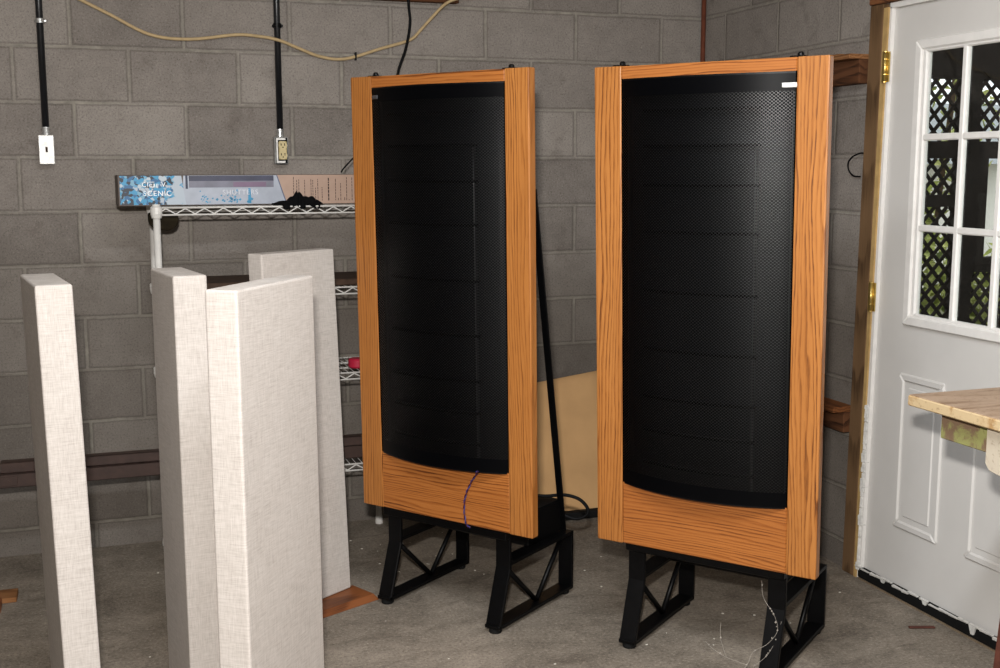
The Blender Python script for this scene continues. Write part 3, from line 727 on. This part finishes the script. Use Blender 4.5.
# two brown metal channels on the bottom shelf
def channel(name, label, x0, x1, y, z, h, d, a0, plates):
    c = thing(name, label, 'metal bar', ((x0+x1)/2, y, z), a0, 'brown metal bars lying on the lowest shelf'); L = x1-x0
    m = MB(); T = .004; m.box((-L/2,-d/2,0),(L/2,-d/2+T,h),.001); m.box((-L/2,-d/2,0),(L/2,d/2,T),.001); m.box((-L/2,-d/2,h-T),(L/2,d/2,h),.001)
    m.build('channel', M['brown_metal'], c)
    for px, pw, pz, ph in plates:
        m = MB(); m.box((-L/2+px,-d/2-.004,pz),(-L/2+px+pw,-d/2,pz+ph),.001)
        m.build('end_plate', M['brown_metal'], c)
        for k in (.3,.7): m2 = MB(); m2.lathe([(.005,0),(.005,.003)], 'Y', 10, Matrix.Translation((-L/2+px+pw*k,-d/2-.007,pz+ph*.5))); m2.build('rivet', M['brown_metal'], c)
    return c
channel('metal_channel', 'lower brown metal channel jutting furthest left from the lowest shelf', -3.35, -1.60, -.335, .3648, .050, .045, .012, [(.36,.10,.008,.034)])
channel('metal_channel', 'upper brown metal channel resting on the other one on the lowest shelf', -2.945, -1.56, -.325, .4158, .036, .045, -.012, [(.0,.11,-.0,.034)])

# ------------------------------------------------------------------ conduits and outlets
def conduit(label, x, ztop, kind):
    c = thing('electrical_conduit', label, 'conduit', (x, -.022, 1.50), 0, 'black conduits running down the block wall')
    MB().tube([(0,0,.135),(0,0,ztop-1.5)], .0125, 14).build('pipe', M['conduit'], c)
    MB().lathe([(.016,0),(.016,.010),(.0135,.012),(.0135,.022),(.0155,.024),(.0155,.030)], 'Z', 16, Matrix.Translation((0,0,.107))).build('connector', M['galv'], c)
    sz = 2.02-1.5 if kind == 'plate' else 2.035-1.5
    m = MB(); m.box((-.018,-.0,sz-.006),(.022,.020,sz+.006),.003); m.lathe([(.016,-.008),(.016,.008)], 'Z', 16, Matrix.Translation((0,0,sz))); m.lathe([(.004,0),(.004,.005)],'Y',8,Matrix.Translation((.019,-.004,sz)))
    m.build('strap', M['galv'] if kind == 'plate' else M['black_metal'], c)
    m = MB(); m.box((-.027,-.024,.0),(.027,.022,.107),.005,seg=2); b = m.build('junction_box', M['galv'], c)
    if kind == 'plate':
        MB().box((-.027,-.029,.0),(.027,-.024,.107),.002).build('cover_plate', M['plate'], b)
        MB().box((-.004,-.0305,.044),(.004,-.0285,.064)).build('switch_slot', M['brown_board'], b)
        for zz in (.022,.086): MB().lathe([(.003,0),(.003,.002)],'Y',8,Matrix.Translation((0,-.031,zz))).build('screw', M['galv'], b)
    else:
        MB().box((-.023,-.0265,.004),(.023,-.0235,.103)).build('box_inside', M['black_felt'], b)
        m = MB()
        for zz in (.035,.073): m.lathe([(.017,0),(.017,.008),(.015,.010)],'Y',20,Matrix.Translation((.004,-.037,zz)))
        m.box((-.012,-.034,.018),(.020,-.027,.090),.003); rc = m.build('receptacle', M['ivory'], b)
        m = MB()
        for zz in (.035,.073):
            for xx in (-.003,.011): m.box((xx-.0014,-.0385,zz-.001),(xx+.0014,-.0365,zz+.008))
            m.lathe([(.0025,0),(.0025,.002)],'Y',8,Matrix.Translation((.004,-.0385,zz-.007)))
        m.build('socket_holes', M['rib'], rc)
        m = MB(); m.box((-.021,-.029,.012),(-.014,-.026,.095),.001); m.box((-.021,-.029,.094),(.016,-.026,.102),.001); m.box((-.021,-.029,.005),(.014,-.026,.013),.001)
        m.build('mounting_strap', M['plate'], b)
    return c
conduit('black conduit ending in a blank metal switch plate on the wall at far left', -2.743, ZC, 'plate')
conduit('black conduit ending in an open box with an ivory outlet above the shelf', -1.880, ZC, 'outlet')

# cables on the back wall
cab = thing('cable', 'tan cable draped across the upper block wall past both conduits', 'cable', (-1.87,-.02,1.97))
pts = [(-2.98,-.012,2.30),(-2.80,-.012,2.20),(-2.60,-.012,2.103),(-2.497,-.012,2.053),(-2.356,-.012,1.985),(-2.21,-.014,1.973),(-2.04,-.026,1.994),(-1.95,-.050,1.988),(-1.88,-.050,1.977),(-1.80,-.034,1.950),(-1.71,-.014,1.922),(-1.61,-.012,1.917),(-1.466,-.012,1.961),(-1.345,-.014,1.999),(-1.30,-.020,2.04),(-1.255,-.04,2.091),(-1.20,-.055,2.145),(-1.13,-.060,2.172),(-1.02,-.03,2.20),(-.92,-.012,2.28)]
MB().tube([Vector(p)-cab.location for p in pts], .0062, 10).build('sheath', M['tan_cable'], cab)
m = MB(); m.box((-1.572,-.020,1.912),(-1.566,0,1.944),.001); m.build('cable_staple', M['black_metal'], cab, fn=lambda c: c-cab.location)
o = MB().tube([(-1.40,-.085,2.75),(-1.375,-.080,2.45),(-1.364,-.072,2.151),(-1.356,-.064,2.06),(-1.372,-.052,1.96),(-1.405,-.050,1.864),(-1.43,-.06,1.72),(-1.435,-.05,1.55)], .0058, 8).build('black_cable', M['black_cable']); rebase(o, (-1.38,-.05,2.0)); tag(o, 'black cable hanging down the wall behind the top of the left speaker', 'cable')
o = MB().tube([(-1.695,-.30,1.468),(-1.684,-.30,1.485),(-1.648,-.30,1.522),(-1.60,-.32,1.58),(-1.52,-.40,1.68)], .0030, 8).build('speaker_cord', M['black_cable']); rebase(o, (-1.68,-.30,1.48)); tag(o, 'short black cord rising from the carton end to the left speaker', 'cord')
o = MB().box((-1.95,-.040,2.150),(-1.142,0,2.245),.003).build('wall_board', M['lumber']); rebase(o, (-1.54,-.02,2.15)); tag(o, 'brown board fixed high on the back wall above the left speaker', 'board')
# copper pipe in the corner
pp = thing('pipe', 'thin brown copper pipe running down the room corner', 'pipe', (-.012,-.03,.0))
MB().tube([(0,0,0),(0,0,ZC)], .0105, 12).build('tube', M['copper'], pp)
for z in (.6, 2.3): MB().box((-.016,-.006,z-.01),(.012,.03,z+.01),.002).build('pipe_clip', M['galv'], pp)

# boards on the right wall
sf = thing('wall_ledge', 'brown timber ledge with pale slats on the right wall, level with the speaker tops', 'ledge', (-.03,-.80,1.775))
rz = Matrix.Rotation(R(90), 4, 'Z')
def LB(mb, name, mat, par, base):
    o = mb.build(name, mat, par, fn=lambda c: Matrix.Rotation(R(-90),3,'Z') @ (c-base)); o.rotation_euler.z = R(90); return o
b0 = Vector((-.03,-.80,1.775))
LB(MB().box((-.042,-1.20,1.775),(0,-.35,1.858),.002), 'ledger', M['lumber'], sf, b0)
LB(MB().box((-.085,-1.20,1.859),(0,-.60,1.876),.002), 'slat', M['slat'], sf, b0)
LB(MB().box((-.060,-1.105,1.877),(0,-.70,1.884),.002), 'slat', M['slat'], sf, b0)
sf2 = thing('wall_ledge', 'low brown timber ledge on the right wall beside the door stud', 'ledge', (-.03,-.80,.525)); b1 = Vector((-.03,-.80,.525))
LB(MB().box((-.042,-1.195,.525),(0,-.35,.600),.002), 'ledger', M['lumber'], sf2, b1)
LB(MB().box((-.088,-1.195,.601),(0,-.50,.622),.002), 'slat', M['header_wood'], sf2, b1)
o = MB().tube([(0,-1.200,1.530),(-.012,-1.190,1.535),(-.022,-1.155,1.522),(-.020,-1.128,1.500),(-.016,-1.128,1.475),(-.012,-1.150,1.455),(-.008,-1.185,1.452)], .0028, 8).build('wire_loop', M['black_cable']); rebase(o, (-.002,-1.2,1.53)); tag(o, 'thin black wire loop sticking out of the right wall by the stud', 'wire')

# ------------------------------------------------------------------ cardboard and things behind the left speaker
cb = MB()
def cbf(i, j):
    x = -1.08+.62*i; z = .0+(.520+.078*i)*j
    y = -.215+.165*max(0,(j-.42))/.58+.028*(1-min(1, j/.42)) if j > .42 else -.215-.035*(1-j/.42)
    return Vector((x, y, z))
cb.solid(cbf, 6, 20, (0,.006,0)); o = cb.build('cardboard_sheet', M['cardboard']); rebase(o, (-.77,-.22,0)); tag(o, 'tan cardboard sheet leaning on the back wall between the speakers', 'cardboard')
o = MB().box((-.86,-.300,0),(-.44,-.262,.034),.006,seg=2).build('black_strip', M['rubber']); rebase(o, (-.65,-.28,0)); tag(o, 'black strip on the floor along the foot of the cardboard', 'strip')
def lw(u, d, z): return Matrix.Translation(spL.location) @ Matrix.Rotation(spL.rotation_euler.z, 4, 'Z') @ Vector((u, d, z))
pts = [lw(.02,.30,.350),lw(.08,.36,.356),lw(.14,.40,.352),lw(.19,.45,.352),lw(.235,.475,.337),lw(.262,.485,.306),lw(.258,.48,.282),lw(.225,.465,.268),lw(.18,.450,.280)]
o = MB().tube(pts, .0062, 10).build('power_cable', M['black_cable']); rebase(o, lw(.08,.36,.35)); tag(o, 'black cable looping out behind the left speaker stand', 'cable')
# ------------------------------------------------------------------ workbench
tb = thing('workbench', 'worn cream workbench with a green painted rail beside the door', 'table', (-.30,-2.95,0))
def T(mb, name, mat, par=tb): return mb.build(name, mat, par, fn=lambda c: c-Vector((-.30,-2.95,0)))
tp = MB(); tp.box((-.600,-3.65,.8985),(-.02,-2.235,.9005),.0006); T(tp, 'top_surface', M['bench_top'])
tp = MB(); tp.box((-.603,-3.65,.871),(-.02,-2.232,.8985),.003)
T(tp, 'top_board', M['bench_edge'])
T(MB().box((-.550,-2.492,.795),(-.525,-2.300,.8705),.002), 'green_rail', M['bench_green'])
T(MB().box((-.530,-3.40,.790),(-.515,-2.47,.8705),.002), 'side_rail', M['bench_leg'])
T(MB().prism([(-.572,-2.485,.8705),(-.572,-2.485,.775),(-.572,-2.50,.760),(-.572,-2.57,.750),(-.572,-2.57,.8705)], (.03,0,0), .002), 'bracket', M['bench_leg'])
for x, y in ((-.09,-2.56),(-.53,-3.42),(-.09,-3.42)): T(MB().hexa([(x-.028,y-.028,0),(x+.028,y-.028,0),(x+.028,y+.028,0),(x-.028,y+.028,0),(x-.04,y-.04,.8705),(x+.04,y-.04,.8705),(x+.04,y+.04,.8705),(x-.04,y+.04,.8705)], .003), 'leg', M['bench_leg'])
lg = MB(); lg.hexa([(-.626,-2.64,0),(-.568,-2.64,0),(-.568,-2.58,0),(-.626,-2.58,0),(-.55,-2.64,.8705),(-.49,-2.64,.8705),(-.49,-2.58,.8705),(-.55,-2.58,.8705)], .003); T(lg, 'leg', M['mahogany'])

# ------------------------------------------------------------------ scraps
def stick(name, label, x, y, rz_, L, w, h, mat, z=0):
    o = MB().box((-L/2,-w/2,0),(L/2,w/2,h),.002).build(name, mat); o.location = (x,y,z); o.rotation_euler.z = rz_; return tag(o, label, 'wood scrap')
stick('wood_scrap', 'pale flat wood offcut at the left edge of the floor, behind a darker one', -3.045,-.475, 0, .28, .095, .018, M['slat'])
stick('wood_scrap', 'short orange wood offcut at the left edge of the floor, in front', -3.10,-.575, 0, .30, .075, .030, M['redwood'])
stick('wood_scrap', 'small brown stick lying on the floor by the door sweep', -.105,-1.742, -.33, .085, .014, .006, M['mahogany'])
chips = MB(); q = random.Random(21)
for k in range(70):
    if k < 26: x, y = q.gauss(-1.45,.22), q.gauss(-.42,.18)
    elif k < 44: x, y = q.gauss(-.55,.35), q.gauss(-1.2,.35)
    else: x, y = q.uniform(-3.2,-.2), q.uniform(-1.9,-.15)
    y = min(y, -.06); x = min(x, -.06); s_ = q.uniform(.002,.006); a = q.uniform(0,3.1)
    if abs(x+1.95) < .28 and -1.1 < y < -.55: continue
    pt = [(x+math.cos(a+t)*s_*q.uniform(.5,1), y+math.sin(a+t)*s_*q.uniform(.4,1), .0008) for t in (0,1.3,2.6,4.0,5.2)]
    chips.prism(pt, (0,0,.0016))
o = chips.build('paint_chips', plain('chip_white', (214,208,196), .8, .2)); rebase(o, (-1.5,-1,0)); tag(o, 'small pale paint chips scattered over the floor', 'paint chips', kind='stuff')

# dusty cobweb on the right speaker's front leg
def rwp(u, d, z): return Matrix.Translation(spR.location) @ Matrix.Rotation(spR.rotation_euler.z, 4, 'Z') @ Vector((u, d, z))
web = MB()
lines = [[(.17,.055,.285),(.178,.052,.235),(.215,.040,.195),(.228,.038,.150),(.205,.020,.110),(.170,.000,.085),(.160,-.020,.050),(.135,-.060,.010)],
         [(.235,.050,.175),(.225,.034,.120),(.205,.012,.075),(.175,-.010,.045)],
         [(.160,-.020,.050),(.110,-.055,.075),(.070,-.070,.100),(.055,-.080,.120)], [(.110,-.055,.075),(.085,-.040,.120),(.080,-.030,.165)],
         [(.135,-.060,.010),(.120,-.070,.002),(.105,-.085,.001)]]
for l in lines: web.tube([rwp(*p) for p in l], .0006, 5)
for k in range(34):
    l = q.choice(lines); i = q.randrange(len(l)-1); t = q.random(); p = Vector(l[i])*(1-t)+Vector(l[i+1])*t
    web.lathe([(.0004,-.002),(.0018,0),(.0004,.002)], 'Z', 6, Matrix.Translation(rwp(*p)) @ Matrix.Scale(q.uniform(.6,1.9),4))
o = web.build('cobweb', plain('web_dust', (150,143,134), .9, .1)); rebase(o, rwp(.135,-.06,0)); tag(o, 'dusty pale cobweb strands on the nearest leg of the right speaker stand', 'cobweb')

# ------------------------------------------------------------------ light
def light(name, typ, loc, energy, color=(1,1,1), rot=None, **kw):
    l = bpy.data.lights.new(name, typ); l.energy = energy; l.color = color
    for k, v in kw.items(): setattr(l, k, v)
    o = bpy.data.objects.new(name, l); C.objects.link(o); o.location = loc
    if rot: o.rotation_euler = rot
    return o
light('camera_flash', 'AREA', (-2.60,-4.62,1.72), 125, (1.0,.97,.93), rot=Matrix.Identity(3).to_euler(), shape='RECTANGLE', size=.09, size_y=.06)
fo = bpy.data.objects['camera_flash']; tgt = Vector((-1.3,-.6,.95)); fo.rotation_euler = (tgt-fo.location).to_track_quat('-Z','Y').to_euler()
light('overhead_fill', 'AREA', (-2.0,-3.2,2.70), 74, (.90,.95,1.0), rot=(0,0,0), shape='RECTANGLE', size=1.2, size_y=.2)  # added cool fill under the ceiling for the upper walls, no visible fixture
light('sun', 'SUN', (4,4,6), 3.2, (1,.96,.9), rot=(R(38),R(12),R(150)), angle=R(1))
w = bpy.data.worlds.new('world'); bpy.context.scene.world = w; w.use_nodes = True
nt = w.node_tree; bg = nt.nodes['Background']; sky = nt.nodes.new('ShaderNodeTexSky'); sky.sky_type = 'HOSEK_WILKIE'; sky.turbidity = 8; sky.sun_direction = (.2,.3,.9)
mixn = nt.nodes.new('ShaderNodeMix'); mixn.data_type = 'RGBA'; mixn.inputs[0].default_value = .75; nt.links.new(sky.outputs[0], mixn.inputs[6]); mixn.inputs[7].default_value = (1.6,1.65,1.7,1)
nt.links.new(mixn.outputs[2], bg.inputs[0]); bg.inputs[1].default_value = 1.3
vs = bpy.context.scene.view_settings; vs.view_transform = 'Standard'; vs.look = 'None'; vs.gamma = 1; vs.exposure = 0; vs.use_curve_mapping = False
